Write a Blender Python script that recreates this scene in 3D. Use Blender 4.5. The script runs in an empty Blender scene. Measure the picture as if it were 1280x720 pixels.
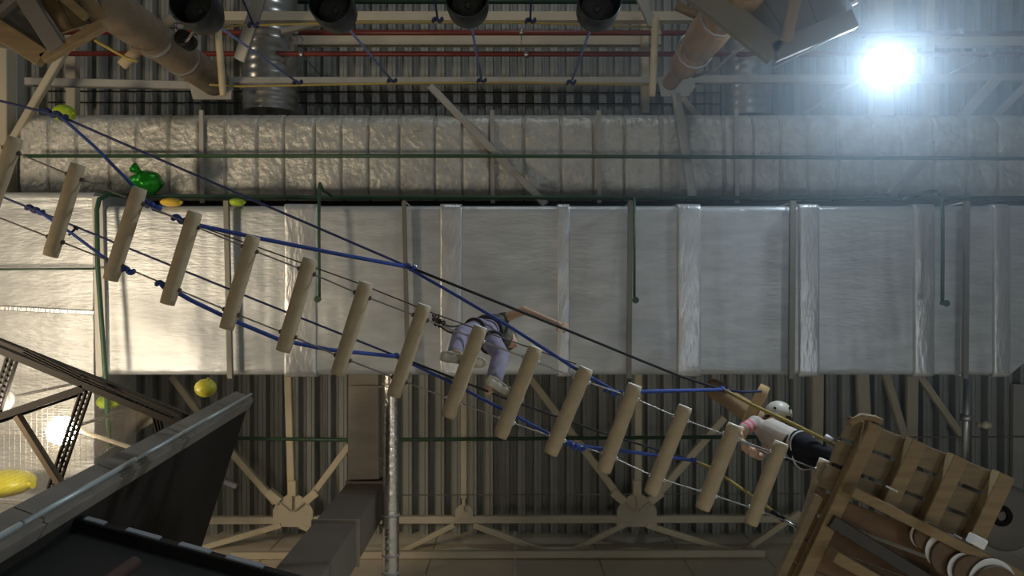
import bpy, bmesh, math, random
from mathutils import Vector, Matrix, noise
random.seed(7)
S = bpy.context.scene
F = 930.0; CZ = 1.5
def P(u, v, d):                       # a point d metres above the camera (camera looks straight up)
    return Vector(((u-640)/F*d, (v-360)/F*d, CZ+d))

# ---------------------------------------------------------------- camera, world, lights, exposure
cam = bpy.data.cameras.new('camera'); co = bpy.data.objects.new('camera', cam); S.collection.objects.link(co)
co.location = (0, 0, CZ); co.rotation_euler = (math.pi, 0, 0)
cam.sensor_width = 36; cam.lens = 36*F/1280; cam.clip_end = 200; S.camera = co
S.view_settings.view_transform = 'Standard'; S.view_settings.look = 'None'
S.view_settings.gamma = 1; S.view_settings.exposure = 0; S.view_settings.use_curve_mapping = False
S.cycles.max_bounces = 6; S.cycles.volume_bounces = 0
W = bpy.data.worlds.new('world'); S.world = W; W.use_nodes = True
W.node_tree.nodes['Background'].inputs[0].default_value = (0.52, 0.60, 0.64, 1)
W.node_tree.nodes['Background'].inputs[1].default_value = 0.09
def lamp(kind, loc, col, power, size=.2, target=None, spot=None, blend=.5, vol=1.0, ysize=None):
    l = bpy.data.lights.new('flood_or_fill_light', kind); l.color = col; l.energy = power
    if kind == 'AREA':
        l.size = size
        if ysize: l.shape = 'RECTANGLE'; l.size_y = ysize
    else: l.shadow_soft_size = size
    if kind == 'SPOT': l.spot_size = spot; l.spot_blend = blend
    o = bpy.data.objects.new('flood_or_fill_light', l); S.collection.objects.link(o); o.location = loc
    if target is not None: o.rotation_euler = (Vector(target)-Vector(loc)).to_track_quat('-Z', 'Y').to_euler()
    return o
WARM = (1.0, .80, .56); COOL = (.74, .87, 1.0)
FLOOD = P(1103, 83, 7.6)
GLOBE = P(78, 538, 6.9)
lamp('SPOT', FLOOD+Vector((-.02, .0, -.12)), COOL, 620, .12, FLOOD+Vector((-1.6, 2.2, -3.2)), math.radians(150), .9)
# unseen lamps added to brighten the left duct, roof, rear wall and right side
lamp('SPOT', (-6.6, .6, 4.6), WARM, 760, .5, (-4.4, .2, 9.5), math.radians(84), 1.0)
lamp('POINT', (-9.0, -3.5, 8.0), WARM, 75, .3)
lamp('POINT', (0.5, -9.0, 7.5), (.88, .95, 1), 270, .4)
lamp('POINT', (0.3, 2.3, 0.6), (1, .88, .70), 85, .4)
lamp('POINT', (6.2, 1.6, 1.2), (.80, .90, 1), 120, .4)

# ---------------------------------------------------------------- materials
def M(name, col, rough=.6, metal=0., bump=0., bscale=20., var=0., vscale=3., stretch=(1,1,1), alpha=None, voronoi=False, emit=None, obj=True, spec=.5):
    m = bpy.data.materials.new(name); m.use_nodes = True; nt = m.node_tree; b = nt.nodes['Principled BSDF']
    b.inputs['Base Color'].default_value = (*col, 1); b.inputs['Roughness'].default_value = rough; b.inputs['Metallic'].default_value = metal
    b.inputs['Specular IOR Level'].default_value = spec
    tc = nt.nodes.new('ShaderNodeTexCoord'); mp = nt.nodes.new('ShaderNodeMapping'); nt.links.new(tc.outputs['Object'], mp.inputs[0])
    mp.inputs['Scale'].default_value = stretch
    if bump:
        n = nt.nodes.new('ShaderNodeTexVoronoi' if voronoi else 'ShaderNodeTexNoise'); n.inputs['Scale'].default_value = bscale
        if not voronoi: n.inputs['Detail'].default_value = 5
        nt.links.new(mp.outputs[0], n.inputs['Vector'])
        bp = nt.nodes.new('ShaderNodeBump'); bp.inputs['Strength'].default_value = bump; bp.inputs['Distance'].default_value = .03
        nt.links.new(n.outputs[0], bp.inputs['Height']); nt.links.new(bp.outputs[0], b.inputs['Normal'])
    if var:
        n = nt.nodes.new('ShaderNodeTexNoise'); n.inputs['Scale'].default_value = vscale; n.inputs['Detail'].default_value = 6
        nt.links.new(mp.outputs[0], n.inputs['Vector'])
        r = nt.nodes.new('ShaderNodeValToRGB'); r.color_ramp.elements[0].position = .3; r.color_ramp.elements[1].position = .7
        r.color_ramp.elements[0].color = (*[c*(1-var) for c in col], 1); r.color_ramp.elements[1].color = (*[min(1, c*(1+var)) for c in col], 1)
        nt.links.new(n.outputs[0], r.inputs[0]); nt.links.new(r.outputs[0], b.inputs['Base Color'])
    if emit:
        b.inputs['Emission Color'].default_value = (*emit[0], 1); b.inputs['Emission Strength'].default_value = emit[1]
    return m
foil   = M('smooth_foil', (.50,.53,.545), .44, .42, .22, 9, .12, 2.5, (1, 4, 4))
foilw  = M('joint_foil', (.62,.635,.64), .36, .6, .3, 9, .08, 3, (3, 1, 1))
quilt  = M('crumpled_foil', (.56,.56,.52), .50, .5, .75, 15, .12, 6)
deckm  = M('galvanised_deck', (.35,.36,.34), .6, .15, .0, 8, .06, .8, (1, 1, 1))
wallm  = M('panel_wall', (.80,.71,.56), .7, 0, .05, 4, .1, .7)
floorm = M('concrete_floor', (.34,.32,.29), .8, 0, .1, 8, .1, 2)
cream  = M('cream_steel', (.56,.50,.38), .55, 0, .03, 12, .06, 2)
creamy = M('cream_paint_bracing', (.60,.53,.38), .55, 0, .05, 8, .08, 3)
greys  = M('grey_steel', (.42,.41,.38), .5, .2, .03, 12, .08, 3)
galv   = M('zinc_steel', (.55,.56,.56), .35, .9, .05, 20, .1, 6)
redm   = M('red_pipe_paint', (.20,.04,.03), .4, 0, 0, 1, .1, 3)
greenm = M('green_pipe_paint', (.03,.08,.04), .45, 0, 0, 1, .15, 5)
wood   = M('barked_round_wood', (.46,.37,.24), .75, 0, .08, 9, .10, 3, (4, 4, .8))
endw   = M('lit_cut_wood_end', (.90,.88,.80), .7, 0, .1, 30, .1, 20)  # cut ends of the rungs, whitened to carry the floodlight on them
orangew= M('orange_round_log', (.40,.26,.14), .7, 0, .2, 8, .2, 3, (4, 4, .5))
plank  = M('sawn_pine_plank', (.27,.19,.095), .75, 0, .15, 12, .18, 2.5, (1, 8, 8))
plankd = M('weathered_plank', (.22,.165,.095), .8, 0, .15, 12, .18, 2.5, (1, 8, 8))
plyg   = M('grey_underside_board', (.22,.20,.18), .75, 0, .08, 10, .1, 2)
blackp = M('black_panel', (.030,.026,.022), .75, 0, .04, 6, .2, 1, spec=.12)
blackm = M('black_metal', (.018,.018,.018), .5, .3, 0, 1, spec=.2)
trimb  = M('grey_weathered_trim', (.22,.195,.16), .8, 0, .1, 10, .15, 4)
darkst = M('dark_brown_steel', (.020,.016,.012), .6, .1, .05, 20)
bluer  = M('blue_rope', (.03,.07,.32), .7, 0, .5, 90)
navyr  = M('navy_rope', (.025,.035,.12), .7, 0, .5, 90)
blackr = M('black_rope', (.018,.018,.022), .7, 0, .4, 90)
yellr  = M('yellow_rope', (.42,.32,.08), .7, 0, .4, 90)
steelw = M('steel_cable', (.30,.28,.26), .4, .8)
brownw = M('dark_cable', (.10,.08,.065), .5, .5)
rubber = M('black_rubber', (.020,.023,.024), .42, 0, .05, 12)
rubgr  = M('grey_rubber', (.085,.09,.085), .5, 0, .05, 12)
balY   = M('yellow_balloon', (.58,.54,.05), .35, 0); balG = M('lime_balloon', (.40,.55,.03), .35, 0)
balO   = M('amber_balloon', (.65,.42,.03), .35, 0)
gfoil  = M('green_foil', (.02,.28,.02), .25, .6, .5, 12)
netm   = M('net_twine', (.42,.37,.30), .8)
glow   = M('globe_glow', (1,1,1), .5, emit=((1,.84,.66), 62))
floodl = M('floodlight_glow', (1,1,1), .5, emit=((.88,.95,1), 60))
dimg   = M('frosted_globe', (.75,.75,.74), .4)
darkch = M('olive_steel', (.20,.19,.16), .5, .2)
skin   = M('skin', (.66,.42,.29), .55); lav = M('lavender_cloth', (.30,.27,.36), .85, 0, .5, 14, .14, 8)
shoe   = M('pale_canvas', (.56,.56,.50), .8); sole = M('rubber_sole', (.40,.40,.30), .7, 0, .3, 40, .1, 20)
camo   = M('dark_mottled_cloth', (.07,.07,.06), .8, 0, .2, 30, .6, 14)
strapm = M('dark_webbing', (.03,.025,.03), .7)
shirt  = M('pale_shirt', (.55,.50,.44), .85, 0, .15, 20, .05, 5); pinkm = M('pink_stripe', (.75,.13,.22), .8)
pants  = M('black_trousers', (.012,.014,.018), .85, 0, .15, 20, spec=.2); helm = M('white_helmet_shell', (.62,.59,.50), .4)
hair   = M('dark_hair', (.06,.04,.03), .7); whitem = M('white_plastic_and_lit_edge', (.75,.75,.74), .5)
reflm   = M('maroon_reflection', (.05,.02,.016), .6)

# ---------------------------------------------------------------- helpers
def tag(o, label=None, cat=None, group=None, kind=None):
    if label: o['label'] = label
    if cat: o['category'] = cat
    if group: o['group'] = group
    if kind: o['kind'] = kind
    return o
def thing(name, label, cat, loc=(0,0,0), group=None):
    o = bpy.data.objects.new(name, None); S.collection.objects.link(o); o.location = loc; o.empty_display_size = .1
    return tag(o, label, cat, group)
def obj(name, bm, mat, parent=None, smooth=False, kind=None, label=None):
    me = bpy.data.meshes.new(name); bmesh.ops.recalc_face_normals(bm, faces=bm.faces); bm.to_mesh(me); bm.free()
    mats = mat if isinstance(mat, (list, tuple)) else [mat]
    for m in mats: me.materials.append(m)
    if smooth:
        for p in me.polygons: p.use_smooth = True
    o = bpy.data.objects.new(name, me); S.collection.objects.link(o)
    if parent is None:                       # origin at the thing's own middle
        c = sum((v.co for v in me.vertices), Vector())/max(1, len(me.vertices)); me.transform(Matrix.Translation(-c)); o.location = c
    else:
        o.parent = parent
        root = parent; off = Vector()
        while root is not None: off += root.location; root = root.parent
        c = sum((v.co for v in me.vertices), Vector())/max(1, len(me.vertices))
        me.transform(Matrix.Translation(-c)); o.location = c - off
    if kind: o['kind'] = kind
    if label: o['label'] = label
    return o
def frame(a, b, up=Vector((0,0,1))):
    z = (b-a).normalized()
    if abs(z.dot(up)) > .98: up = Vector((0,1,0))
    x = up.cross(z).normalized(); y = z.cross(x)
    return x, y, z
def prism(bm, a, b, poly, up=Vector((0,0,1)), mi=0):
    x, y, z = frame(a, b, up)
    r0 = [bm.verts.new(a+x*p[0]+y*p[1]) for p in poly]; r1 = [bm.verts.new(b+x*p[0]+y*p[1]) for p in poly]
    n = len(poly); fs = []
    for i in range(n): fs.append(bm.faces.new((r0[i], r0[(i+1)%n], r1[(i+1)%n], r1[i])))
    fs += [bm.faces.new(r0[::-1]), bm.faces.new(r1)]
    for f in fs: f.material_index = mi
def rect(w, h, c=0):
    w /= 2; h /= 2
    if not c: return [(-w,-h),(w,-h),(w,h),(-w,h)]
    return [(-w+c,-h),(w-c,-h),(w,-h+c),(w,h-c),(w-c,h),(-w+c,h),(-w,h-c),(-w,-h+c)]
def ipoly(w, h, t=.012):
    a, b = w/2, h/2
    return [(-a,-b),(a,-b),(a,-b+t),(t/2,-b+t),(t/2,b-t),(a,b-t),(a,b),(-a,b),(-a,b-t),(-t/2,b-t),(-t/2,-b+t),(-a,-b+t)]
def cpoly(w, h, t=.01):
    a, b = w/2, h/2
    return [(-a,-b),(a,-b),(a,b),(a-t,b),(a-t,-b+t),(-a+t,-b+t),(-a+t,b),(-a,b)]
def box(bm, a, b, w, h, up=Vector((0,0,1)), c=.004, mi=0): prism(bm, a, b, rect(w, h, c), up, mi)
def smoothpts(pts, n=6):
    if len(pts) < 3: return [Vector(p) for p in pts]
    out = []; q = [pts[0]]+list(pts)+[pts[-1]]
    for i in range(1, len(q)-2):
        p0, p1, p2, p3 = q[i-1], q[i], q[i+1], q[i+2]
        for k in range(n):
            t = k/n
            out.append(.5*((2*p1)+(p2-p0)*t+(2*p0-5*p1+4*p2-p3)*t*t+(3*p1-p0-3*p2+p3)*t*t*t))
    out.append(Vector(pts[-1])); return out
def tube(bm, pts, r, n=8, mi=0, cap=True):
    rad = r if isinstance(r, (list, tuple)) else [r]*len(pts); rings = []
    ref = None
    for i, p in enumerate(pts):
        d = (pts[min(i+1, len(pts)-1)]-pts[max(i-1, 0)]).normalized()
        if ref is None:
            ref = Vector((0,0,1)) if abs(d.z) < .9 else Vector((0,1,0))
        x = ref.cross(d).normalized(); y = d.cross(x); ref = y
        x = y.cross(d)
        rings.append([bm.verts.new(p+(x*math.cos(2*math.pi*k/n)+y*math.sin(2*math.pi*k/n))*rad[i]) for k in range(n)])
    for a, b in zip(rings, rings[1:]):
        for k in range(n):
            f = bm.faces.new((a[k], a[(k+1)%n], b[(k+1)%n], b[k])); f.material_index = mi; f.smooth = True
    if cap:
        bm.faces.new(rings[0][::-1]).material_index = mi; bm.faces.new(rings[-1]).material_index = mi
def T(pts, r, n=8, sm=0):
    bm = bmesh.new(); pts = [Vector(p) for p in pts]
    tube(bm, smoothpts(pts, sm) if sm else pts, r, n); return bm
def rope(name, pts, r, mat, parent=None, sm=0, label=None, cat=None, group=None):
    o = obj(name, T(pts, r, 7, sm), mat, parent)
    if parent is None: tag(o, label, cat, group)
    return o
def knot(parent, p, s, mat, axis=Vector((1,0,0)), name='knot'):
    bm = bmesh.new(); x, y, z = frame(Vector(), axis); pts = []
    for k in range(31):
        t = k/30*2*math.pi
        pts.append(p + x*(s*.5*math.sin(3*t)) + y*(s*.5*math.cos(3*t)) + z*(s*1.3*math.sin(t)))
    tube(bm, pts, s*.5, 6, cap=False)
    return obj(name, bm, mat, parent)
def lathe(bm, base, axis, prof, n=24, mi=0, cap=(True, True)):
    x, y, z = frame(base, base+axis); rings = []
    for h, r in prof:
        rings.append([bm.verts.new(base+z*h+(x*math.cos(2*math.pi*k/n)+y*math.sin(2*math.pi*k/n))*max(r, 1e-4)) for k in range(n)])
    for a, b in zip(rings, rings[1:]):
        for k in range(n):
            f = bm.faces.new((a[k], a[(k+1)%n], b[(k+1)%n], b[k])); f.material_index = mi; f.smooth = True
    if cap[0]: bm.faces.new(rings[0][::-1]).material_index = mi
    if cap[1]: bm.faces.new(rings[-1]).material_index = mi
def ball(bm, c, r, sx=1, sy=1, sz=1, n=20):
    g = bmesh.ops.create_uvsphere(bm, u_segments=n, v_segments=n//2+2, radius=r)
    for v in g['verts']: v.co = Vector((v.co.x*sx, v.co.y*sy, v.co.z*sz))+c
    for f in bm.faces: f.smooth = True
def slab(bm, corners, n, th, mi=0):      # flat polygon with thickness
    n = Vector(n).normalized()*th
    a = [bm.verts.new(c) for c in corners]; b = [bm.verts.new(c+n) for c in corners]; k = len(a)
    fs = [bm.faces.new(a), bm.faces.new(b[::-1])]
    for i in range(k): fs.append(bm.faces.new((a[i], b[i], b[(i+1)%k], a[(i+1)%k])))
    for f in fs: f.material_index = mi

# ================================================================= SETTING
YW = (664-360)/F*11.5               # rear wall
ZC = CZ+11.5
bm = bmesh.new()                     # ribbed roof deck, ribs run along Y
pitch = 20/F*11.5; x = -14.0; prev = None; prof = []
while x < 14:
    # deep trough seen from below with small stiffening ribs in the flats
    for fx, dz in ((0,.0),(.17,.0),(.19,-.014),(.23,-.014),(.25,0),(.42,0),(.50,.15),(.64,.15),(.66,.13),(.74,.13),(.76,.15),(.90,.15),(.98,0)):
        prof.append((x+fx*pitch, dz))
    x += pitch
ys = [-12, -8, -4, 0, YW]
rows = [[bm.verts.new((px, y, ZC-.15+dz)) for px, dz in prof] for y in ys]
for a, b in zip(rows, rows[1:]):
    for i in range(len(prof)-1): bm.faces.new((a[i], a[i+1], b[i+1], b[i]))
c = obj('ceiling', bm, deckm, kind='structure')
sl = c.modifiers.new('thickness', 'SOLIDIFY'); sl.thickness = .01; sl.offset = 1
bm = bmesh.new()
for i in range(24):                   # insulated wall panels with joints
    x0 = -14+i*1.17; box(bm, Vector((x0+.585, YW+.06, 0)), Vector((x0+.585, YW+.06, ZC)), 1.16, .12, Vector((0,1,0)), .008)
obj('wall_rear', bm, wallm, kind='structure')
bm = bmesh.new(); slab(bm, [Vector((-14,-12,0)), Vector((14,-12,0)), Vector((14,YW,0)), Vector((-14,YW,0))], (0,0,-1), .2)
obj('floor', bm, floorm, kind='structure')

# haze hanging under the roof around the floodlight
bm = bmesh.new(); slab(bm, [Vector((.2,-5.5,4.5)), Vector((8.5,-5.5,4.5)), Vector((8.5,1.6,4.5)), Vector((.2,1.6,4.5))], (0,0,1), 8.3)
hz = obj('haze', bm, blackm); tag(hz, 'thin bluish haze glowing around the bright floodlight under the roof', 'haze', kind='stuff')
vm = bpy.data.materials.new('haze'); vm.use_nodes = True; nt = vm.node_tree; nt.nodes.clear()
vo = nt.nodes.new('ShaderNodeOutputMaterial'); vs = nt.nodes.new('ShaderNodeVolumeScatter')
vs.inputs['Color'].default_value = (.70,.86,1,1); vs.inputs['Anisotropy'].default_value = .45
tc = nt.nodes.new('ShaderNodeTexCoord'); ln = nt.nodes.new('ShaderNodeVectorMath'); ln.operation = 'DISTANCE'
nt.links.new(tc.outputs['Object'], ln.inputs[0]); ln.inputs[1].default_value = FLOOD - hz.location
mr = nt.nodes.new('ShaderNodeMapRange'); mr.inputs['From Min'].default_value = .3; mr.interpolation_type = 'SMOOTHSTEP'; mr.inputs['From Max'].default_value = 5.0
mr.inputs['To Min'].default_value = .046; mr.inputs['To Max'].default_value = 0.0
nt.links.new(ln.outputs['Value'], mr.inputs['Value']); nt.links.new(mr.outputs[0], vs.inputs['Density']); nt.links.new(vs.outputs[0], vo.inputs['Volume'])
hz.data.materials.clear(); hz.data.materials.append(vm)

# ================================================================= ROOF STEEL
def beam(a, b, w, h, label, mat=cream, prof='c', name='steel_beam', group='roof steel beams', cat='beam'):
    bm = bmesh.new(); poly = {'c': cpoly(w, h), 'i': ipoly(w, h), 'b': rect(w, h, .01)}[prof]
    prism(bm, a, b, poly); o = obj(name, bm, mat); return tag(o, label, cat, group)
def px(w, d): return w/F*d
# along X
beam(P(262,22,10.0), P(885,22,10.0), px(11,10), .14, 'cream beam at the top edge of the picture, behind the hanging black cups')
beam(P(360,52,10.9), P(825,52,10.9), px(11,10.9), .14, 'cream beam running between the two red pipes')
beam(P(12,102,9.9), P(272,108,9.9), px(10,9.9), .10, 'grey-beige beam crossing in front of the roof deck at the left, ending at the left post plate', greys, 'b')
beam(P(275,101,9.9), P(850,101,9.9), px(8,9.9), .10, 'long grey beam behind the yellow rope, between the two log posts', greys, 'b')
beam(P(850,100,9.9), P(1400,97,9.9), px(10,9.9), .10, 'hazy grey beam running under the glare of the floodlight', greys, 'b')
beam(P(1080,53,10.9), P(1400,53,10.9), px(11,10.9), .14, 'hazy cream beam right of the floodlight')
# along Y, upper
beam(P(8,45,9.3), P(8,243,9.3), px(14,9.3), .2, 'wide cream steel beam at the left edge above the foil ducts', cream, 'b')
beam(P(21,50,9.45), P(21,243,9.45), px(10,9.45), .16, 'darker cream flange beam beside the wide left beam', greys, 'b')
beam(P(91,-40,10.9), P(91,142,10.9), px(12,10.9), .14, 'cream roof purlin above the lime balloon', cream, 'b')
beam(P(137,-40,8.5), P(137,31,8.5), px(17,8.5), .15, 'cream post beam between the timber platform and the left log post', cream, 'b')
beam(P(806,-30,10.7), P(806,142,10.7), px(9,10.7), .14, 'cream purlin beside the right spreader bar', cream, 'b')
beam(P(1101,-40,10.8), P(1101,250,10.8), px(24,10.8), .2, 'broad cream beam running down behind the floodlight', cream, 'i')
beam(P(1160,-40,10.9), P(1160,250,10.9), px(10,10.9), .16, 'narrow beam right of the floodlight crossing the quilted duct', cream, 'b')
# diagonals above
beam(P(18,172,9.25), P(82,62,9.25), px(9,9.25), .08, 'beige diagonal brace at the left behind the lime balloon', cream, 'b', 'diagonal_brace', 'roof braces', 'brace')
beam(P(538,108,9.4), P(682,256,8.95), px(9,9.1), .07, 'grey diagonal brace crossing the quilted duct near its middle', greys, 'b', 'diagonal_brace', 'roof braces', 'brace')
beam(P(845,118,9.2), P(866,250,8.9), px(11,9.1), .07, 'steep grey brace below the right log post', greys, 'b', 'diagonal_brace', 'roof braces', 'brace')
beam(P(1112,246,9.2), P(1246,98,9.4), px(12,9.2), .07, 'hazy diagonal brace right of the floodlight', greys, 'b', 'diagonal_brace', 'roof braces', 'brace')
beam(P(1240,150,9.7), P(1300,88,9.7), px(8,9.7), .07, 'short hazy brace at the right edge above the quilted duct', greys, 'b', 'diagonal_brace', 'roof braces', 'brace')
beam(P(300,75,9.3), P(330,-20,9.0), px(15,9.2), .08, 'dark grey diagonal brace behind the leftmost hanging cup', greys, 'b', 'diagonal_brace', 'roof braces', 'brace')
beam(P(790,-25,9.6), P(822,45,9.6), px(11,9.6), .07, 'grey brace right of the rightmost hanging cup', greys, 'b', 'diagonal_brace', 'roof braces', 'brace')
beam(P(850,120,11.3), P(876,150,11.3), px(8,10.4), .07, 'small cream brace under the right post plate', cream, 'b', 'diagonal_brace', 'roof braces', 'brace')
beam(P(352,40,10.3), P(410,26,10.3), px(7,10.3), .07, 'small cream strut beside the second hanging cup', cream, 'b', 'diagonal_brace', 'roof braces', 'brace')
# lower bracing
def low(u0,v0,u1,v1,d,w,label,mat=creamy,prof='b'):
    beam(P(u0,v0,d), P(u1,v1,d), px(w,d), .09, label, mat, prof, 'diagonal_brace', 'roof bracing near the rear wall', 'brace')
low(262,650,1030,648,10.7,9,'long cream chord beam joining the three star-shaped bracing nodes', cream)
low(290,694,955,691,10.31,9,'nearest cream beam along the rear wall, below the bracing nodes', cream)
low(360,455,365,622,10.66,9,'cream strut above the left bracing node'); low(580,455,580,622,10.66,8,'cream strut above the middle bracing node')
low(798,455,797,622,10.66,9,'cream strut above the right bracing node')
low(215,470,270,545,10.66,8,'cream diagonal brace behind the yellow balloon'); low(272,545,345,628,10.65,8,'cream diagonal brace running into the left node from the upper left')
low(437,556,385,626,10.66,8,'cream diagonal brace from the left node up to the square branch duct')
low(655,462,778,626,10.66,9,'long cream diagonal from the big duct down to the right node')
low(905,522,815,626,10.66,9,'cream diagonal brace rising right from the right node')
low(352,656,244,687,10.66,7,'cream lower strut going left from the left node'); low(375,656,450,690,10.66,7,'cream lower strut going right from the left node')
low(568,656,500,690,10.66,6,'cream lower strut going left from the middle node'); low(592,656,690,692,10.66,7,'cream lower strut going right from the middle node')
low(780,656,712,690,10.66,6,'cream lower strut going left from the right node'); low(808,656,912,688,10.66,7,'cream lower strut going right from the right node')
low(1000,640,920,695,10.66,7,'cream strut below the last bridge rungs')
low(1022,455,1020,620,11.3,14,'wide cream beam above the wooden pallet corner', cream)
low(1077,455,1082,560,11.3,15,'wide tapering cream beam behind the wooden pallet platform', cream); low(1140,455,1138,600,11.3,14,'cream beam behind the right half of the pallet', cream)
low(1105,460,1130,545,11.3,9,'cream slanting brace behind the pallet'); low(1146,465,1205,550,11.3,8,'cream diagonal brace left of the zinc pipe')
low(1272,480,1270,640,11.28,14,'dim beam at the right edge beside the end of the big duct', greys)
def node(u, v, w, lab, arms=3):
    t = thing('gusset_plate', lab, 'bracing node', P(u, v, 10.63), 'bracing nodes')
    bm = bmesh.new(); s = px(w, 10.6)
    pts = [(-1,.75),(-1,-.1),(-.75,-.55),(-.3,-.85),(.3,-.85),(.75,-.55),(1,-.1),(1,.75)]
    c0 = P(u, v, 10.635)
    slab(bm, [c0+Vector((p[0]*s, p[1]*s, 0)) for p in pts], (0,0,1), .012)
    obj('plate', bm, cream, t)
    for a in ([-50, 0, 50] if arms == 3 else [0]):
        bm = bmesh.new(); d = Vector((math.sin(math.radians(a)), -math.cos(math.radians(a)), 0)); up = Vector((0,0,-.035))
        box(bm, c0+up+d*s*.1, c0+up+d*s*1.15, .012, .05); obj('stiffener', bm, cream, t)
        bm = bmesh.new(); q = c0+Vector((0,0,.0))+d*s*.85; box(bm, q, q+d*s*.75, s*.42, .12, c=.01); obj('sleeve', bm, creamy, t)
node(366, 640, 25, 'star-shaped cream bracing node left of the square duct drop'); node(580, 640, 11, 'small cream bracing node right of the round foil pipe', 1)
node(796, 640, 25, 'star-shaped cream bracing node under the middle of the rung bridge')
# grey zinc pipe and small deck fittings
t = thing('zinc_pipe', 'grey zinc pipe hanging from the big duct towards the pallet platform', 'pipe', P(1208,520,9.4))
obj('pipe', T([P(1210,462,9.4), P(1205,600,9.4)], px(4.5,9.4), 12), galv, t); obj('coupling', T([P(1208,518,9.4), P(1208,526,9.4)], px(7,9.4), 12), galv, t)
bm = bmesh.new(); box(bm, P(281,602,11.3), P(296,608,11.3), .07, .06); tag(obj('white_bracket', bm, whitem), 'small white bracket on the deck beside the black wall', 'bracket')
bm = bmesh.new(); box(bm, P(1222,530,9.3), P(1238,532,9.3), .06, .06); ball(bm, P(1232,531,9.2), .05)
tag(obj('junction_box', bm, creamy), 'small beige junction box right of the zinc pipe', 'junction box')
for v, d, nm in ((128,11.33,'upper'), (114,11.33,'second')):
    tag(obj('tie_rod', T([P(60,v,d), P(900,v+2,d)], .010, 6), blackm), f'{nm} thin dark rod crossing the roof deck just above the quilted duct' if v == 128 else 'thin dark rod crossing the deck between the grey beam and the lower rod', 'rod', 'thin rods')
tag(obj('tie_wire', T([P(500,619,10.6), P(1000,617,10.6)], .008, 6), steelw), 'thin grey wire crossing the deck just above the bracing nodes', 'wire')
tag(obj('tie_wire', T([P(880,548,10.6), P(1400,545,10.6)], .014, 6), steelw), 'grey wire crossing the deck behind the pallet platform', 'wire')

# ================================================================= PIPES
def pipe(name, pts, r, mat, label, clamps=(), sm=0, head=None, cat='pipe', group=None):
    t = thing(name, label, cat, pts[0], group)
    obj('pipe', T(pts, r, 12, sm), mat, t, )
    for c0 in clamps:
        bm = bmesh.new(); tube(bm, [c0-Vector((.03,0,0)), c0+Vector((.03,0,0))], r*1.35, 12); tube(bm, [c0, Vector((c0.x, c0.y, ZC-.1))], .008, 6)
        obj('clamp', bm, galv, t)
    if head is not None:
        bm = bmesh.new(); lathe(bm, head, Vector((0,0,-1)), [(-.02,.02),(.02,.02),(.05,.012),(.07,.012),(.071,.035),(.078,.035)], 12)
        obj('sprinkler_head', bm, greenm, t)
    return t
pipe('red_pipe', [P(-60,40,10.5), P(1400,42,10.5)], px(3.4,10.5), redm, 'upper dark red pipe, just under the topmost cream beam', [P(u,40,10.5) for u in (371,652,1200)])
pipe('red_pipe', [P(-60,67,10.3), P(1400,68,10.3)], px(3.2,10.3), redm, 'lower dark red pipe, crossing both log posts', [P(u,68,10.3) for u in (377,658,916,1236)])
pipe('green_pipe', [P(30,195,8.95), P(640,195,8.95), P(1400,199,8.95)], px(2.4,8.95), greenm, 'thin green pipe crossing the middle of the quilted foil duct', [])
pipe('green_pipe', [P(330,2,11.0), P(810,2,11.0)], px(3,11.0), greenm, 'green pipe at the very top edge behind the cups', [])
pipe('green_pipe', [P(137,560,7.75), P(131,460,7.75), P(122,330,7.75), P(121,262,7.8), P(124,249,7.85), P(136,243,8.0), P(170,245,8.5), P(400,247,8.6), P(640,247,8.7), P(1400,248,8.7)], px(2.8,8.0), greenm,
     'thick green pipe between the two foil ducts, bending down at the left', [])
pipe('green_pipe', [P(417,247,8.68), P(404,238,8.2), P(399,240,7.8), P(399,373,7.7)], px(2,7.8), greenm, 'green sprinkler drop crossing the big duct near the fifth rung', [], 3, P(399,374,7.68), group='sprinkler branches')
pipe('green_pipe', [P(793,247.5,8.68), P(793,252,7.8), P(793,374,7.7)], px(1.6,7.8), greenm, 'thin green sprinkler branch crossing the middle of the big duct', [], 0, P(793,375,7.68), group='sprinkler branches')
pipe('green_pipe', [P(1130,247.5,8.68), P(1165,239,8.0), P(1174,242,7.75), P(1178,254,7.7), P(1178,378,7.7)], px(2.2,7.8), greenm, 'green sprinkler branch with a bent elbow over the right end of the big duct', [], 4, P(1178,379,7.68), group='sprinkler branches')
pipe('green_pipe', [P(240,547,10.59), P(438,550,10.59), P(960,546,10.59)], px(2.4,10.1), greenm, 'green pipe crossing the lower roof deck above the bracing nodes', [])
pipe('green_pipe', [P(-60,337,7.85), P(118,336,7.85)], px(1.3,7.85), greenm, 'thin green pipe lying across the left foil plenum', [])

# ================================================================= DUCTS
def wrinkle(p, s, a): return noise.noise(Vector(p)*s)*a
def foil_box(x0, x1, y0, y1, zb, zt, f, nx, ny, edge=.05):
    """duct body: finely displaced underside wrapping round its edges, plus sides and top"""
    bm = bmesh.new(); rows = []
    prof = [(y0, zt), (y0, (zt+zb)/2), (y0, zb+edge), (y0+edge*.3, zb+edge*.3), (y0+edge, zb)]
    for j in range(1, ny): prof.append((y0+edge+(y1-y0-2*edge)*j/ny, zb))
    prof += [(y1-edge, zb), (y1-edge*.3, zb+edge*.3), (y1, zb+edge), (y1, (zt+zb)/2), (y1, zt)]
    for i in range(nx+1):
        xx = x0+(x1-x0)*i/nx; rows.append([bm.verts.new((xx, y, z+f(xx, y))) for y, z in prof])
    for a, b in zip(rows, rows[1:]):
        for k in range(len(prof)-1): bm.faces.new((a[k], a[k+1], b[k+1], b[k])).smooth = True
        bm.faces.new((a[-1], a[0], b[0], b[-1]))
    bm.faces.new(rows[0]); bm.faces.new(rows[-1][::-1]); return bm
DZ = CZ+8.0
def Xd(u, d): return (u-640)/F*d
def Yd(v, d): return (v-360)/F*d
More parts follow.
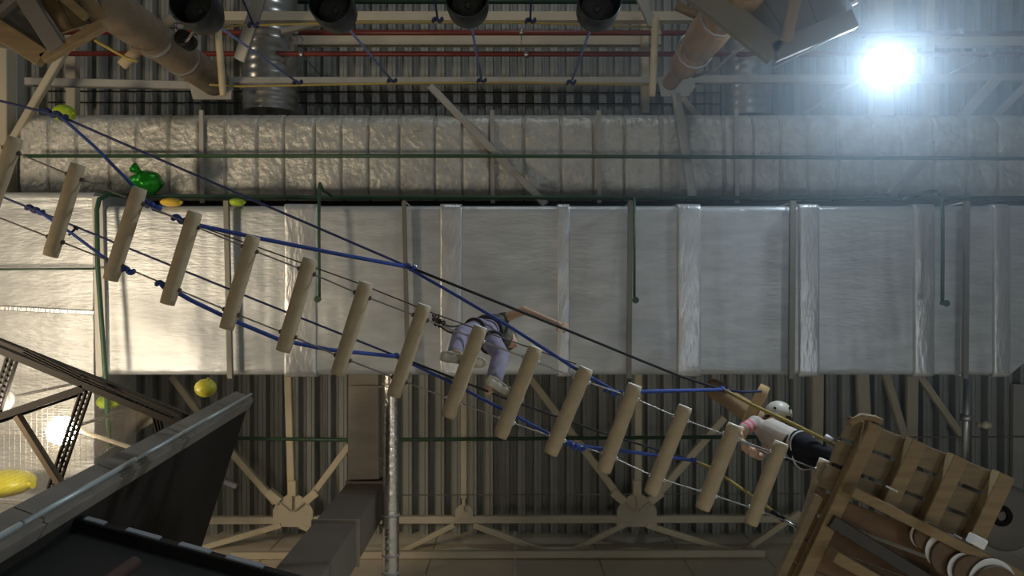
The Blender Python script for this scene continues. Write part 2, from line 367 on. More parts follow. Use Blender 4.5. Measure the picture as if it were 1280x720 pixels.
big = thing('foil_duct', 'big rectangular foil-wrapped duct crossing the middle of the picture', 'air duct', P(700,360,8.0))
y0, y1 = Yd(257,8), Yd(469,8)
def fb(x, y):
    return (wrinkle((x*1.2, y*.5, 0), 2.2, .010)+wrinkle((x*6, y*1.0, 3), 1.6, .0030)+wrinkle((x*2.0, y*10, 9), 1.0, .0016))
o = obj('body', foil_box(Xd(131,8), Xd(1262,8), y0, y1, DZ, DZ+.85, fb, 700, 60), foil, big)
# chamfered end cap on the right
bm = bmesh.new(); xa, xb = Xd(1258,8), Xd(1284,8)
slab(bm, [Vector((xa,y0,DZ)), Vector((xb+.3,y0,DZ)), Vector((xb+.3,Yd(440,8),DZ)), Vector((xb-.05,Yd(455,8),DZ)), Vector((xa+.03,y1,DZ))], (0,0,1), .85)
obj('end_cap', bm, foil, big)
for u0, u1, h in ((355,396,.045),(550,577,.035),(697,712,.03),(846,876,.045),(998,1024,.035),(1141,1168,.05),(1240,1262,.05)):
    xa, xb = Xd(u0,8), Xd(u1,8)
    def fw(x, y, xa=xa, xb=xb, h=h):
        t = (x-xa)/(xb-xa); return -h*.9*(max(0,t)**.12)*(max(0,1-t)**.55)+wrinkle((x*6, y*3, 1), 1.3, .008)
    obj('joint_wrap', foil_box(xa, xb, y0-.02, y1+.02, DZ-.004, DZ+.5, fw, 24, 70), foilw, big)
for i, (u, w, d) in enumerate(((285,6,7.9),(507,5,7.9),(788,6,7.9),(991,7,7.9),(1208,6,7.9))):
    lab = ['left, beside the second rung pair', 'behind the knot of the handrail rope', 'beside the thin green sprinkler branch', 'above the helmeted child', 'at the right end, beside the bent green branch'][i]
    t = thing('duct_hanger', 'steel channel holding the big duct, '+lab, 'duct hanger', P(u,360,d), 'duct hangers')
    bm = bmesh.new(); prism(bm, P(u-2*(u<640)+0,251,d), P(u+3*(u<640)-2*(u>640),473,d), cpoly(px(w,d), .05, .006)); obj('channel', bm, darkch, t)
    for v in (253, 471):
        q = P(u, v, d); obj('rod', T([q, Vector((q.x, q.y, ZC-.1))], .008, 6), galv, t)
# left plenum section turning towards the rear wall
pl = thing('foil_plenum', 'bright foil-covered duct plenum filling the left edge behind the net', 'air duct', P(50,420,8.1))
def fpl(x, y): return wrinkle((x*1.2, y*5, 5), .8, .012)+wrinkle((x*6, y*1.5, 2), 1.3, .0022)+(-.03*math.exp(-((y-Yd(248,8.1))/.05)**2))
obj('body', foil_box(Xd(-260,8.1), Xd(118,8.1), Yd(240,8.1), Yd(648,8.1), CZ+8.1, CZ+9, fpl, 160, 220, .03), foil, pl)
for v in (385, 540, 626):
    bm = bmesh.new(); box(bm, P(-60, v-3, 8.07), P(118, v+6, 8.07), px(6,8), .03, c=.008); obj('seam', bm, foilw, pl)
bm = bmesh.new(); prism(bm, P(124,246,8.0), P(129,470,8.0), cpoly(px(13,8), .08, .008))
tag(obj('duct_flange', bm, greys), 'wide grey steel flange between the left plenum and the big duct, behind the green pipe', 'duct flange')
# quilted duct
bm = bmesh.new(); qd = 9.3; xs0, xs1 = Xd(28,qd), Xd(1420,qd); yq0, yq1 = Yd(142,qd), Yd(250,qd); nx, ny = 1300, 40
cuts = []; x = xs0
while x < xs1: cuts.append(x); x += px(random.uniform(32,47), qd)
cuts.append(xs1+.1)
rows = []; ci = 0
for i in range(nx+1):
    xx = xs0+(xs1-xs0)*i/nx
    while ci+1 < len(cuts)-1 and xx > cuts[ci+1]: ci += 1
    t = (xx-cuts[ci])/(cuts[ci+1]-cuts[ci]); pil = .075*(1-abs(2*t-1)**22)
    row = [(yq0, CZ+qd+.9)]
    for j in range(ny+1):
        s = j/ny; yy = yq0+(yq1-yq0)*s; e = .16*(abs(2*s-1)**9)
        nz = wrinkle((xx, yy, ci*3.1), 5, .016)+wrinkle((xx, yy*1.6, ci*5.3), 15, .010)+wrinkle((xx*.6, yy*2, ci), 30, .006)
        row.append((yy+.0, CZ+qd+e-pil+nz))
    row.append((yq1, CZ+qd+.9)); rows.append([bm.verts.new((xx, a, b)) for a, b in row])
for a, b in zip(rows, rows[1:]):
    for k in range(len(a)-1): bm.faces.new((a[k], a[k+1], b[k+1], b[k])).smooth = True
    bm.faces.new((a[-1], a[0], b[0], b[-1]))
bm.faces.new(rows[0]); bm.faces.new(rows[-1][::-1])
qt = thing('quilted_duct', 'long duct wrapped in crumpled quilted foil, above the big smooth duct', 'air duct', P(700,195,9.3))
obj('body', bm, quilt, qt)
for i, u in enumerate((252, 615, 748, 920)):
    bm = bmesh.new(); prism(bm, P(u,138,9.19), P(u+1,254,9.19), cpoly(px(5,9.1), .04, .006))
    t = tag(obj('duct_strap', bm, greys), 'narrow grey channel crossing the quilted duct '+['above the amber balloon','behind the long diagonal brace','right of the middle','below the right spiral duct'][i], 'duct strap', 'channels across the quilted duct')
bm = bmesh.new(); slab(bm, [P(150,249,9.4), P(1400,249,9.4), P(1400,258,9.4), P(150,258,9.4)], (0,0,1), .5)  # black strip closing the gap between the two ducts
tag(obj('duct_gap_strip', bm, blackm), 'black strip filling the gap between the quilted duct and the big duct', 'bearer')
# spiral ducts
def spiral(u, r, v0, v1, d, lab):
    bm = bmesh.new(); R = px(r, d); a, b = P(u, v0, d), P(u, v1, d); L = (b-a).length; n = int(L/.03); pts = []; rr = []
    for i in range(n+1):
        pts.append(a.lerp(b, i/n)); rr.append(R*(1.0 if i % 4 else 1.025))
    tube(bm, pts, rr, 40); return tag(obj('spiral_duct', bm, M('spiral_zinc', (.62,.62,.60), .28, .9, .03, 20)), lab, 'air duct', 'round spiral ducts')
spiral(338, 33, -60, 142, 10.6, 'round shiny spiral duct at the top left, behind the red pipes')
spiral(935, 28, -60, 148, 10.6, 'round shiny spiral duct at the top right, behind the grey timber platform')
# round foil pipe
bm = bmesh.new(); a, b = P(489,464,8.15), P(488,760,8.15); n = 90; pts = [a.lerp(b, i/n) for i in range(n+1)]
tube(bm, pts, [px(10.5,8.15)*(1+.05*noise.noise(Vector((i*.9,0,0)))) for i in range(n+1)], 28)
t = thing('foil_pipe', 'round foil-wrapped pipe running down from the big duct beside the square duct', 'pipe', a)
obj('pipe', bm, M('pipe_foil', (.75,.72,.68), .24, .95, .3, 14), t)
for v in (478, 642, 692, 714): obj('band', T([P(488.5,v,8.15), P(488.5,v+2,8.15)], px(11.3,8.15), 24), greys, t)
# rectangular branch and vertical drop
br = thing('square_duct', 'square sheet-metal branch duct that bends and drops down beside the round foil pipe', 'air duct', P(457,530,8.6))
X0, X1 = Xd(435,8.6), Xd(479,8.6); Yt = Yd(603,8.6)
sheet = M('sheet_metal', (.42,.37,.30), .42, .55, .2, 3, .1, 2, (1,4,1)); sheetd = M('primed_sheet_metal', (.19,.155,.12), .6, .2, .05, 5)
bm = bmesh.new(); a, b = P(459,462,8.9), P(459,596,8.75); box(bm, a, b, px(38,8.8), .45, c=.01); obj('horizontal_run', bm, sheet, br)
for v in (482, 571, 586): bm = bmesh.new(); box(bm, P(459,v,8.62), P(459,v+2.5,8.62), px(42,8.6), .05, c=.004); obj('flange', bm, sheet, br)
bm = bmesh.new(); Zt = CZ+8.6
def ring(z, g=0): return [Vector((X0-g, Yt-g, z)), Vector((X1+g, Yt-g, z)), Vector((X1+g, Yt+.4+g, z)), Vector((X0-g, Yt+.4+g, z))]
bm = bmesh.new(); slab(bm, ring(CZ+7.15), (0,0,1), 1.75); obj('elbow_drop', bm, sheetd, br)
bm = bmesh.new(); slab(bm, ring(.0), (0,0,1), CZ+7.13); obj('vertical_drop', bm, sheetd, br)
for z in (CZ+8.55, CZ+7.12, CZ+5.2, CZ+3):
    bm = bmesh.new(); slab(bm, ring(z, .025), (0,0,1), .035); obj('flange', bm, sheet, br)

# ================================================================= BALLOONS and LAMPS
def balloon(u, v, d, r, sx, sy, mat, lab, tail=(1,0)):
    t = thing('balloon', lab, 'balloon', P(u,v,d), 'escaped balloons'); c0 = P(u,v,d); R = px(r,d)
    bm = bmesh.new(); ball(bm, c0, R, sx, sy, 1, 28); obj('skin', bm, mat, t)
    bm = bmesh.new(); tv = Vector((tail[0]*R*sx, tail[1]*R*sy, -.2*R)); lathe(bm, c0+tv*.96, tv.normalized(), [(0,R*.16),(R*.12,R*.08),(R*.2,R*.16)], 12); obj('neck', bm, mat, t)
balloon(257,485,7.4,12.5,1.05,.92,balY,'yellow balloon under the end of the big duct, above the black wall',(.3,-.95))
balloon(136,502,7.9,14,1.05,.65,balG,'yellow-green balloon behind the dark lattice truss')
balloon(6,604,7.6,32,1.1,.5,balY,'large yellow balloon behind the net at the left edge')
balloon(80,142,8.7,13,1.05,.85,balG,'lime balloon behind the blue rope knot at the top left')
balloon(214,253,7.95,12,1.1,.45,balO,'amber balloon squeezed in the gap left of the second rung pair')
balloon(296,253,7.95,10,1.0,.5,balG,'small lime balloon squeezed above the joint of the big duct')
bm = bmesh.new(); ball(bm, P(183,228,8.4), px(21,8.4), 1, .72, .8, 28)
for v_ in bm.verts: v_.co += (v_.co-P(183,228,8.4))*(.18*noise.noise(v_.co*9))
t = thing('foil_balloon', 'crumpled shiny green foil balloon lodged over the quilted duct', 'balloon', P(183,228,8.4)); obj('skin', bm, gfoil, t)
bm = bmesh.new(); lathe(bm, P(176,215,8.3), Vector((-1,-.6,0)), [(0,.02),(.06,.045),(.1,.06)], 10); obj('neck', bm, gfoil, t)
def globe(loc, r, mat, lab):
    t = thing('globe_lamp', lab, 'lamp', loc); bm = bmesh.new(); ball(bm, loc, r, n=32); g = obj('globe', bm, mat, t)
    bm = bmesh.new(); lathe(bm, loc+Vector((0,0,r*.9)), Vector((0,0,1)), [(0,.05),(.06,.05),(.08,.015),(max(.1, CZ+8.05-loc.z-r*.9),.015)], 14); obj('fitting', bm, greys, t); return g
g = globe(GLOBE, px(17.5,6.9), glow, 'lit white globe lamp hanging behind the net at the left')
g.visible_shadow = True
[setattr(o.data, 'use_shadow', True) for o in S.objects if o.type == 'LIGHT']
globe(P(-2,500,6.9), px(17,6.9), dimg, 'unlit pale globe at the left edge behind the lattice truss')
fl = thing('floodlight', 'blazing white floodlight hanging at the upper right', 'lamp', FLOOD)
bm = bmesh.new(); ball(bm, FLOOD+Vector((0,0,.0)), px(17,7.6), 1.1, 1, .35, 28); obj('lens', bm, floodl, fl)
bm = bmesh.new(); lathe(bm, FLOOD+Vector((0,0,.03)), Vector((0,0,1)), [(0,.19),(.08,.19),(.2,.09),(.3,.05),(.32,.02),(ZC-.1-FLOOD.z-.05,.012)], 24); obj('housing', bm, greys, fl)

# ================================================================= RUNG BRIDGE
tips = [((20,172),(-22,288)),((98,205),(63,320)),((175,235),(138,350)),((244,265),(209,380)),((317,295),(283,411)),((388,323),(354,439)),((458,353),(422,468)),
        ((531,381),(492,495)),((601,408),(560,521)),((670,434),(625,546)),((733,460),(688,567)),((794,481),(754,589)),((857,508),(813,617)),((919,531),(878,636)),((977,553),(938,655)),((1033,575),(1000,680))]
def dB(u): return 5.3+(u-80)/877*.65
bridge = thing('rung_bridge', 'hanging bridge of round wooden rungs threaded on steel cables with blue rope handrails', 'rope bridge', P(520,430,dB(520)))
up_, lo_ = [], []
for (a, b) in tips:
    d = dB((a[0]+b[0])/2); A, B = P(*a, d), P(*b, d); R = px(9.3, d)*random.uniform(.95,1.05)
    bm = bmesh.new(); n = 14; pts = [A.lerp(B, i/n) for i in range(n+1)]
    tube(bm, [A+(A-B).normalized()*-.0]+pts[1:-1]+[B], [R*.93]+[R*(1+.03*noise.noise(Vector((i*.6, d*9, a[0])))) for i in range(1,n)]+[R*.95], 18)
    for f in bm.faces:
        if len(f.verts) > 4: f.material_index = 1
    r = obj('rung', bm, [wood, endw], bridge)
    k1, k2 = A.lerp(B,.14), A.lerp(B,.82); up_.append(k1); lo_.append(k2)
    ax = Vector((.93,.36,0))
    for q in (k1, k2):
        for s in (-1, 1):
            bm = bmesh.new(); tube(bm, [q+ax*s*(R*.9), q+ax*s*(R+.012)], .017, 8); obj('cable_clamp', bm, brownw if a[0] < 600 else galv, r)
def ext(pts, k):
    e = 2*pts[0]-pts[1]; e2 = 2*pts[-1]-pts[-2]; return [e]+pts+[e2]
obj('support_cable', T(ext(up_,1), .006, 6), steelw, bridge); obj('support_cable', T(ext(lo_,1), .006, 6), steelw, bridge)
safe = [P(190,262,5.75), P(325,310,5.8), P(448,354,5.85), P(545,393,5.9), P(720,455,6.0)]
obj('safety_cable', T(safe, .0055, 6), brownw, bridge)
def dh(u): return 6.2+.1*max(0,(u))/512 if u < 512 else 6.3+(u-512)/393*.6
hrA = [P(u,v,dh(u)) for u,v in ((-60,110),(0,126),(75,145),(300,243),(512,334))]
hA = rope('handrail_rope', hrA, .011, navyr, bridge)
hA2 = rope('handrail_rope', [P(u,v,dh(u)) for u,v in ((512,334),(610,373),(705,411),(800,450),(850,470),(905,488))], .0125, blackr, bridge); hA2['label'] = 'black stretch of handrail rope held by the climber'
hB = rope('handrail_rope', [P(u,v,dh(u)) for u,v in ((-60,222),(0,245),(45,263),(150,306),(320,375),(498,446))], .0095, navyr, bridge)
hB2 = rope('handrail_rope', [P(u,v,dh(u)) for u,v in ((498,446),(560,470),(640,501),(750,540),(870,577))], .010, blackr, bridge)
def q(u, v, t): return P(u, v, dB(u)+.02+(dh(u)-dB(u))*t)
sA1 = rope('suspender_rope', [q(75,145,1), q(120,185,.6), q(165,231,.15), q(188,257,0)], .013, bluer, bridge)
sA2 = rope('suspender_rope', [q(222,273,0), q(250,282,.1), q(320,297,.3), q(420,317,.7), q(512,334,1)], .017, bluer, bridge)
sA3 = rope('suspender_rope', [q(512,336,1), q(570,369,.7), q(640,410,.4), q(715,458,.1), q(770,490,0)], .014, bluer, bridge)
sA4 = rope('suspender_rope', [q(770,491,0), q(820,489,.4), q(905,487,1)], .017, bluer, bridge)
sB1 = rope('suspender_rope', [q(45,262,1), q(90,292,.6), q(130,322,.2), q(165,341,0)], .012, bluer, bridge)
sB2 = rope('suspender_rope', [q(203,355,0), q(240,376,.1), q(290,400,.2), q(350,425,.35), q(410,437,.6), q(498,446,1)], .017, bluer, bridge)
sB3 = rope('suspender_rope', [q(498,447,1), q(560,476,.7), q(640,518,.3), q(715,557,0)], .013, bluer, bridge)
sB4 = rope('suspender_rope', [q(715,557,0), q(790,565,.4), q(870,576,1)], .016, bluer, bridge)
DX = Vector((.92,.38,0))
for par, u, v, t_, s in ((sA1,192,258,0,.026),(sA2,224,274,0,.026),(sA2,512,334,1,.026),(sA4,764,489,0,.026),(sA4,905,487,1,.024),(sA1,75,145,1,.030),(sA1,62,141,1,.028),
                     (sB1,160,338,0,.024),(sB2,203,356,0,.024),(sB2,498,446,1,.024),(sB4,715,556,0,.026),(sB4,724,559,0,.024),(sB4,868,576,1,.02),(sB1,40,261,1,.026),(sB1,48,264,1,.024)):
    knot(par, q(u, v, t_), s*1.25, navyr if u < 80 else bluer, DX)
bm = bmesh.new(); tube(bm, [q(516,340,1), q(519,331,1)], .022, 8); obj('shackle', bm, galv, sA3)
bm = bmesh.new(); tube(bm, [P(86,294,5.9), P(95,285,5.9)], .010, 6); tube(bm, [P(94,286,5.9), P(96,284,5.9)], .02, 8); obj('pin', bm, blackm, sB1)
for pts in ([P(870,577,dh(870)), P(890,585,6.85), P(940,620,6.4), P(968,640,6.1)],):
    y = rope('tail_rope', pts, .013, yellr, bridge)
    obj('turnbuckle', T([P(966,639,6.1), P(980,650,6.0)], .022, 10), blackm, y); obj('shackle', T([P(980,650,6.0), P(1000,662,5.95)], .012, 8), galv, y)
y = rope('tail_rope', [P(905,487,6.9), P(940,506,6.7), P(990,529,6.4), P(1052,560,6.05)], .016, yellr, bridge)
obj('tape', T([P(1031,545,6.15), P(1040,551,6.12)], .024, 8), whitem, y)

# ================================================================= HANGING CUPS COURSE
YR = 8.7
tag(rope('yellow_rope', [P(262,106,YR), P(300,108,YR), P(490,104,YR), P(640,103,YR), P(820,106,YR)], .012, yellr), 'lower long yellow rope between the two spreader bars', 'rope', 'yellow ropes of the cup course')
tag(rope('yellow_rope', [P(262,35,YR), P(300,32,YR), P(490,27,YR), P(640,28,YR), P(820,34,YR)], .012, yellr), 'upper long yellow rope behind the hanging cups', 'rope', 'yellow ropes of the cup course')
for (u0,v0,u1,v1,r,lab) in ((272,28,279,120,4.2,'pale wooden spreader bar at the left end of the yellow ropes'),(820,22,815,120,4.5,'pale wooden spreader bar at the right end of the yellow ropes')):
    bm = bmesh.new(); R = px(r, 8.6); lathe(bm, P(u0,v0,8.6), P(u1,v1,8.6)-P(u0,v0,8.6), [(0,R*.8),(.02,R),(.9*((P(u1,v1,8.6)-P(u0,v0,8.6)).length),R),((P(u1,v1,8.6)-P(u0,v0,8.6)).length,R*.85)], 14)
    tag(obj('spreader_bar', bm, M('pale_wood', (.62,.52,.33), .7, 0, .1, 10, .1, 4)), lab, 'wooden bar', 'spreader bars')
def cup(u, v, ru, rv, lab, r=27):
    d0 = 6.35; c0 = P(u, v, d0); R = px(r, d0)
    t = thing('hanging_cup', lab, 'swing seat', c0, 'black hanging cups')
    bm = bmesh.new()
    lathe(bm, c0, Vector((0,0,1)), [(0,R*.95),(-.006,R*.975),(0,R*1.0),(.14,R*1.02),(.28,R*.98),(.38,R*.80),(.44,R*.45),(.46,R*.12),(.44,R*.1),(.42,R*.40),(.36,R*.74),(.27,R*.92),(.14,R*.96),(0,R*.95)], 36, cap=(False, False))
    obj('shell', bm, rubber, t, smooth=True)
    bm = bmesh.new(); lathe(bm, c0+Vector((0,0,.22)), Vector((0,0,1)), [(0,.02),(0,R*.78),(.02,R*.82),(.05,R*.8),(.06,.02)], 30); obj('inner_disc', bm, rubgr, t)
    bm = bmesh.new(); lathe(bm, c0+Vector((0,0,.12)), Vector((0,0,1)), [(.07,.01),(.07,R*.16),(.10,R*.18),(.11,.02)], 16); obj('hub', bm, rubgr, t)
    top = c0+Vector((0,0,.45)); E = P(ru, rv, YR); E2 = Vector((top.x*.0+E.x, E.y, E.z))
    rp = rope('rope', [top, top.lerp(E2,.5)+Vector((0,0,0)), E2], .013, M('faded_blue_rope', (.16,.19,.38), .7, 0, .4, 90), t)
    knot(rp, E2, .035, navyr, Vector((1,0,0)))
cup(238,3,372,103,'leftmost black hanging cup, beside the left log post'); cup(412,2,490,101,'black hanging cup second from the left')
cup(583,-5,602,101,'black hanging cup third from the left'); cup(750,0,714,103,'rightmost black hanging cup, left of the right log post')
for i, (u, v) in enumerate(((317,31),(547,25),(663,26))):
    e = P(u,v,YR); t = thing('hanging_rope', ['short blue rope tied to the upper yellow rope right of the leftmost cup','short blue rope tied to the upper yellow rope left of the third cup','short blue rope tied to the upper yellow rope right of the third cup'][i], 'rope', e, 'short blue ropes')
    rp = obj('rope', T([e, Vector((e.x*.95, e.y-.35, e.z-1.6))], .012, 7), navyr, t); knot(t, e, .04, navyr)

# ================================================================= LOG POSTS
def post(ub, vb, db, dt, r, mat, lab, segs=None, base=None):
    a = P(ub, vb, db); b = Vector((a.x, a.y, CZ+dt)); a = Vector((a.x, a.y, CZ+base if base else 0.0))
    t = thing('log_post', lab, 'post', Vector((a.x, a.y, a.z)), 'log posts')
    bm = bmesh.new(); n = 60; tube(bm, [a.lerp(b, i/n) for i in range(n+1)], [r*(1.03-.10*i/n)*(1+.03*noise.noise(Vector((i*.2,ub,0)))) for i in range(n+1)], 22)
    obj('trunk', bm, mat, t); return t, a, b
# left post
lp, a, b = post(268,101,9.7,9.7,.21,M('brown_bark', (.25,.19,.13), .85, 0, .4, 10, .2, 4),'left log post rising past the timber platform to the roof plate, hung with chains', base=5.2)
for z, rr in ((CZ+8.7,.215),(CZ+8.0,.22)):
    bm = bmesh.new(); tube(bm, [Vector((a.x,a.y,z)), Vector((a.x,a.y,z+.05))], rr, 22); obj('steel_band', bm, galv, lp)
bm = bmesh.new()
for i in range(16):
    c0 = P(185+i*5.2+random.uniform(-3,3), 42+random.uniform(-14,16)-i*.3, 8.2+random.uniform(-.3,.3)); pts = []
    ax = Vector((random.uniform(-1,1), random.uniform(-1,1), random.uniform(-1,1))).normalized(); x_, y_, z_ = frame(Vector(), ax)
    for k in range(13): th = 2*math.pi*k/12; pts.append(c0+x_*math.cos(th)*.07+y_*math.sin(th)*.04)
    tube(bm, pts, .010, 6, cap=False)
obj('carabiner_cluster', bm, M('dull_chain', (.38,.34,.29), .4, .8), lp)
bm = bmesh.new(); lathe(bm, P(228,47,8.0), Vector((0,0,1)), [(0,.06),(0,.09),(.18,.09),(.18,.06),(0,.06)], 20, cap=(False,False)); obj('sleeve_tube', bm, blackm, lp)
for (u0,v0,u1,v1,r) in ((152,82,174,60,.055),(198,38,216,22,.05)):
    bm = bmesh.new(); tube(bm, [P(u0,v0,8.0), P(u1,v1,8.0)], r, 14); obj('peg', bm, wood, lp)
bm = bmesh.new(); ce = P(262,108,9.81); slab(bm, [ce+Vector(p) for p in ((-.32,-.22,0),(.05,-.25,0),(.30,-.05,0),(.28,.17,0),(-.22,.17,0))], (0,0,1), .03)
tag(obj('post_plate', bm, greys), 'grey-brown steel plate at the top of the left log post', 'steel plate', 'post plates')
# right post
rp, a, b = post(838,103,9.6,9.6,.11,orangew,'right log post made of stacked round sections below the grey platform', base=5.2)
for z, rr, h in ((CZ+8.35,.17,.55),(CZ+7.35,.20,.75),(CZ+6.4,.21,.6)):
    bm = bmesh.new(); c0 = Vector((a.x,a.y,z)); lathe(bm, c0, Vector((0,0,1)), [(0,rr*.9),(.03,rr),(h*.5,rr*1.02),(h-.03,rr*.97),(h,rr*.86)], 22); obj('log_section', bm, orangew, rp)
for z in (CZ+8.3, CZ+7.25):
    bm = bmesh.new(); tube(bm, [Vector((a.x+.2*math.cos(t*.5), a.y+.2*math.sin(t*.5), z)) for t in range(14)], .012, 6, cap=False); obj('lashing', bm, galv, rp)
bm = bmesh.new(); ce = P(846,108,9.815); slab(bm, [ce+Vector(p) for p in ((-.25,-.1,0),(-.1,-.18,0),(.22,-.18,0),(.25,.0,0),(.15,.13,0),(-.2,.13,0))], (0,0,1), .03)
tag(obj('post_plate', bm, greys), 'grey steel plate at the top of the right log post', 'steel plate', 'post plates')
tag(obj('hooked_line', T([P(866,96,8.9), P(893,88,8.6), P(910,72,8.3), P(930,58,8.0)], .018, 7), galv), 'bright steel line hanging beside the right log post', 'cable')
tag(obj('white_line', T([P(878,-30,7.5), P(878,24,7.5)], .014, 7), whitem), 'thin white pole at the left edge of the grey platform', 'pole')
# post of the bridge end
bm = bmesh.new(); A_, B_ = P(892,485,8.6), P(972,540,6.95); tube(bm, [A_.lerp(B_, i/12) for i in range(13)], [.105+.004*math.sin(i*1.3) for i in range(13)], 20)
tag(obj('orange_pole', bm, orangew), 'slanting orange log rising behind the helmeted person to the blue rope knot', 'pole')
bm = bmesh.new(); A_, B_ = P(957,482,7.1), P(926,545,7.1); tube(bm, [A_.lerp(B_, i/6) for i in range(7)], [.045,.055,.056,.055,.056,.054,.05], 14)
t = tag(obj('spreader_bar', bm, M('pale_orange_wood', (.55,.38,.18), .7, 0, .1, 10, .1, 4)), 'short yellowish wooden bar crossing the orange post above the helmet', 'wooden bar', 'spreader bars')
tag(rope('navy_line', [P(905,488,6.95), P(930,490,7.0), P(952,489,7.05)], .012, navyr), 'short navy line from the handrail knot to the short yellowish bar', 'rope')

# ================================================================= TIMBER PLATFORM, LOWER RIGHT
DP = 5.75
pf = thing('pallet_platform', 'wooden pallet platform at the right end of the rung bridge, seen from below', 'platform', P(1120,620,DP))
e1 = (P(1262,597,DP)-P(1085,529,DP)).normalized(); e2 = (P(995,720,DP)-P(1085,529,DP)).normalized()
O = P(1085,529,DP); L1 = (P(1262,597,DP)-O).length
def PP(s, t, z=0): return O+e1*s+e2*t+Vector((0,0,z))
def board(name, a, b, w, h, mat, up=Vector((0,0,1)), c=.006, label=None):
    bm = bmesh.new(); box(bm, a, b, w, h, up, c); return obj(name, bm, mat, pf, label=label)
# bearers across (direction e2), slats (direction e1) above them
bear = [(.045,.11,1.35),(.40,.12,.60),(.74,.12,.56),(1.12,.13,.55)]
for s, w, l in bear: board('bearer', PP(s, -.01), PP(s, l), w, .10, plank)
for t0, t1 in ((0,.175),(.205,.385),(.415,.60)): board('deck_slat', PP(-.12, (t0+t1)/2, .066), PP(L1, (t0+t1)/2, .066), t1-t0, .022, plankd)
for t0, t1 in ((.63,.80),(.83,1.02),(1.03,1.22),(1.23,1.45)): board('deck_slat', PP(-.10, (t0+t1)/2, .066), PP(1.5, (t0+t1)/2, .066), t1-t0, .022, M('dark_plank', (.17,.10,.055), .8, 0, .1, 10, .15, 2, (1,8,8)))
bm = bmesh.new(); tube(bm, [PP(-.12,.06,.02), PP(-.06,-.03,.02), PP(.04,-.05,.02), PP(.10,-.045,.02)], .028, 10); obj('rounded_edge', bm, plank, pf)
board('edge_board', PP(-.12,.66,-.02), PP(-.12,1.4,-.02), .07, .05, plankd)
# two long joists under the slats
board('joist', PP(.02,.52,-.13), PP(1.42,.66,-.13), .075, .16, plank); board('joist', PP(.10,1.02,-.13), PP(1.2,1.18,-.13), .085, .16, plank)
board('crossbeam', PP(.03,.80,-.04), PP(1.0,.98,-.04), .10, .10, M('dark_steel_beam', (.05,.045,.036), .6))
for s, t_, w in ((.30,.40,.10),(.36,.52,.08),(.93,.56,.07),(1.15,.60,.07)): board('lit_edge_strip', PP(s,t_,-.055), PP(s+w,t_+.01,-.055), .016, .012, whitem)  # white strips stand in for lit slat edges at the gaps
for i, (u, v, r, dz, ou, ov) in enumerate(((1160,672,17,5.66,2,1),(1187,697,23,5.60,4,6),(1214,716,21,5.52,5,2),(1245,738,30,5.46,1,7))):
    st = thing('log_slice', ['smallest round log slice under the pallet platform','second round log slice under the platform, with a wide white disc for its lit rim','third round log slice under the platform, below the white bracket','largest round log slice at the lower right corner'][i], 'log', P(u,v,dz), 'round log slices under the platform')
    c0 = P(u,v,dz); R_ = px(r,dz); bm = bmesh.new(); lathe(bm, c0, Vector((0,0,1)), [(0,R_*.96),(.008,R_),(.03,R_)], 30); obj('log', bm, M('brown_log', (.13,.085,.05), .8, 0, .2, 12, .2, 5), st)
    bm = bmesh.new(); c1 = P(u-ou,v-ov,dz)+Vector((0,0,.035)); lathe(bm, c1, Vector((0,0,1)), [(0,R_),(.012,R_)], 30); obj('lit_rim_disc', bm, whitem, st)  # white disc, offset to paint a lit crescent beside the log
    obj('peg', T([c0+Vector((0,0,.04)), Vector((c0.x,c0.y,CZ+DP+.05))], R_*.5, 10), plankd, st)
bm = bmesh.new(); box(bm, P(1213,672,5.2), P(1229,680,5.2), .07, .07, c=.01); b1 = obj('bracket', bm, whitem, pf); 
t4 = thing('dark_machine', 'dark rounded fan housing behind the right edge of the platform', 'fan', P(1262,640,9.0)); c0 = P(1262,650,9.0)
bm = bmesh.new(); lathe(bm, c0, Vector((0,0,1)), [(0,.1),(0,.34),(.05,.4),(.5,.4),(.55,.3)], 28); obj('housing', bm, plyg, t4)
bm = bmesh.new(); lathe(bm, c0-Vector((.1,.05,.03)), Vector((0,0,1)), [(0,.06),(0,.12),(.03,.13),(.03,.06)], 28, cap=(False,False)); obj('inlet_ring', bm, blackm, t4)

# ================================================================= TIMBER PLATFORM, TOP LEFT
DL = 6.3
def planks(t, corners, n, mats, gap, name='deck_plank', z=0, thick=.03):
    a, b, c, d = corners                      # a->b is the run direction, a->d the stacking direction
    for i in range(n):
        t0, t1 = i/n, (i+1-gap)/n
        bm = bmesh.new(); slab(bm, [p+Vector((0,0,z)) for p in (a.lerp(d,t0), b.lerp(c,t0), b.lerp(c,t1), a.lerp(d,t1))], (0,0,1), thick); obj(name, bm, mats[i % len(mats)], t)
tl = thing('timber_platform', 'timber platform at the top left corner with orange planks and edge boards', 'platform', P(50,20,DL))
planks(tl, (P(-40,-60,DL), P(-20,55,DL), P(62,70,DL), P(40,-60,DL)), 1, [plyg], 0)
planks(tl, (P(-60,-60,DL+.05), P(10,60,DL+.05), P(130,20,DL+.05), P(60,-110,DL+.05)), 6, [plank, plank, plankd], .08, z=.04)
for (a, b, w) in ((P(-60,-2,DL-.08), P(55,73,DL-.08), 24), (P(55,74,DL-.08), P(130,31,DL-.08), 12), (P(28,-10,DL-.1), P(74,62,DL-.1), 22), (P(-30,42,DL-.12), P(30,-10,DL-.12), 8)):
    bm = bmesh.new(); box(bm, a, b, px(w,DL), .08, c=.008); obj('edge_board' if w != 22 else 'joist', bm, plank if w in (24,12) else plyg, tl)
bm = bmesh.new(); box(bm, P(60,-20,DL-.15), P(108,22,DL-.15), px(10,DL), .05, c=.005); obj('edge_board', bm, plank, tl)
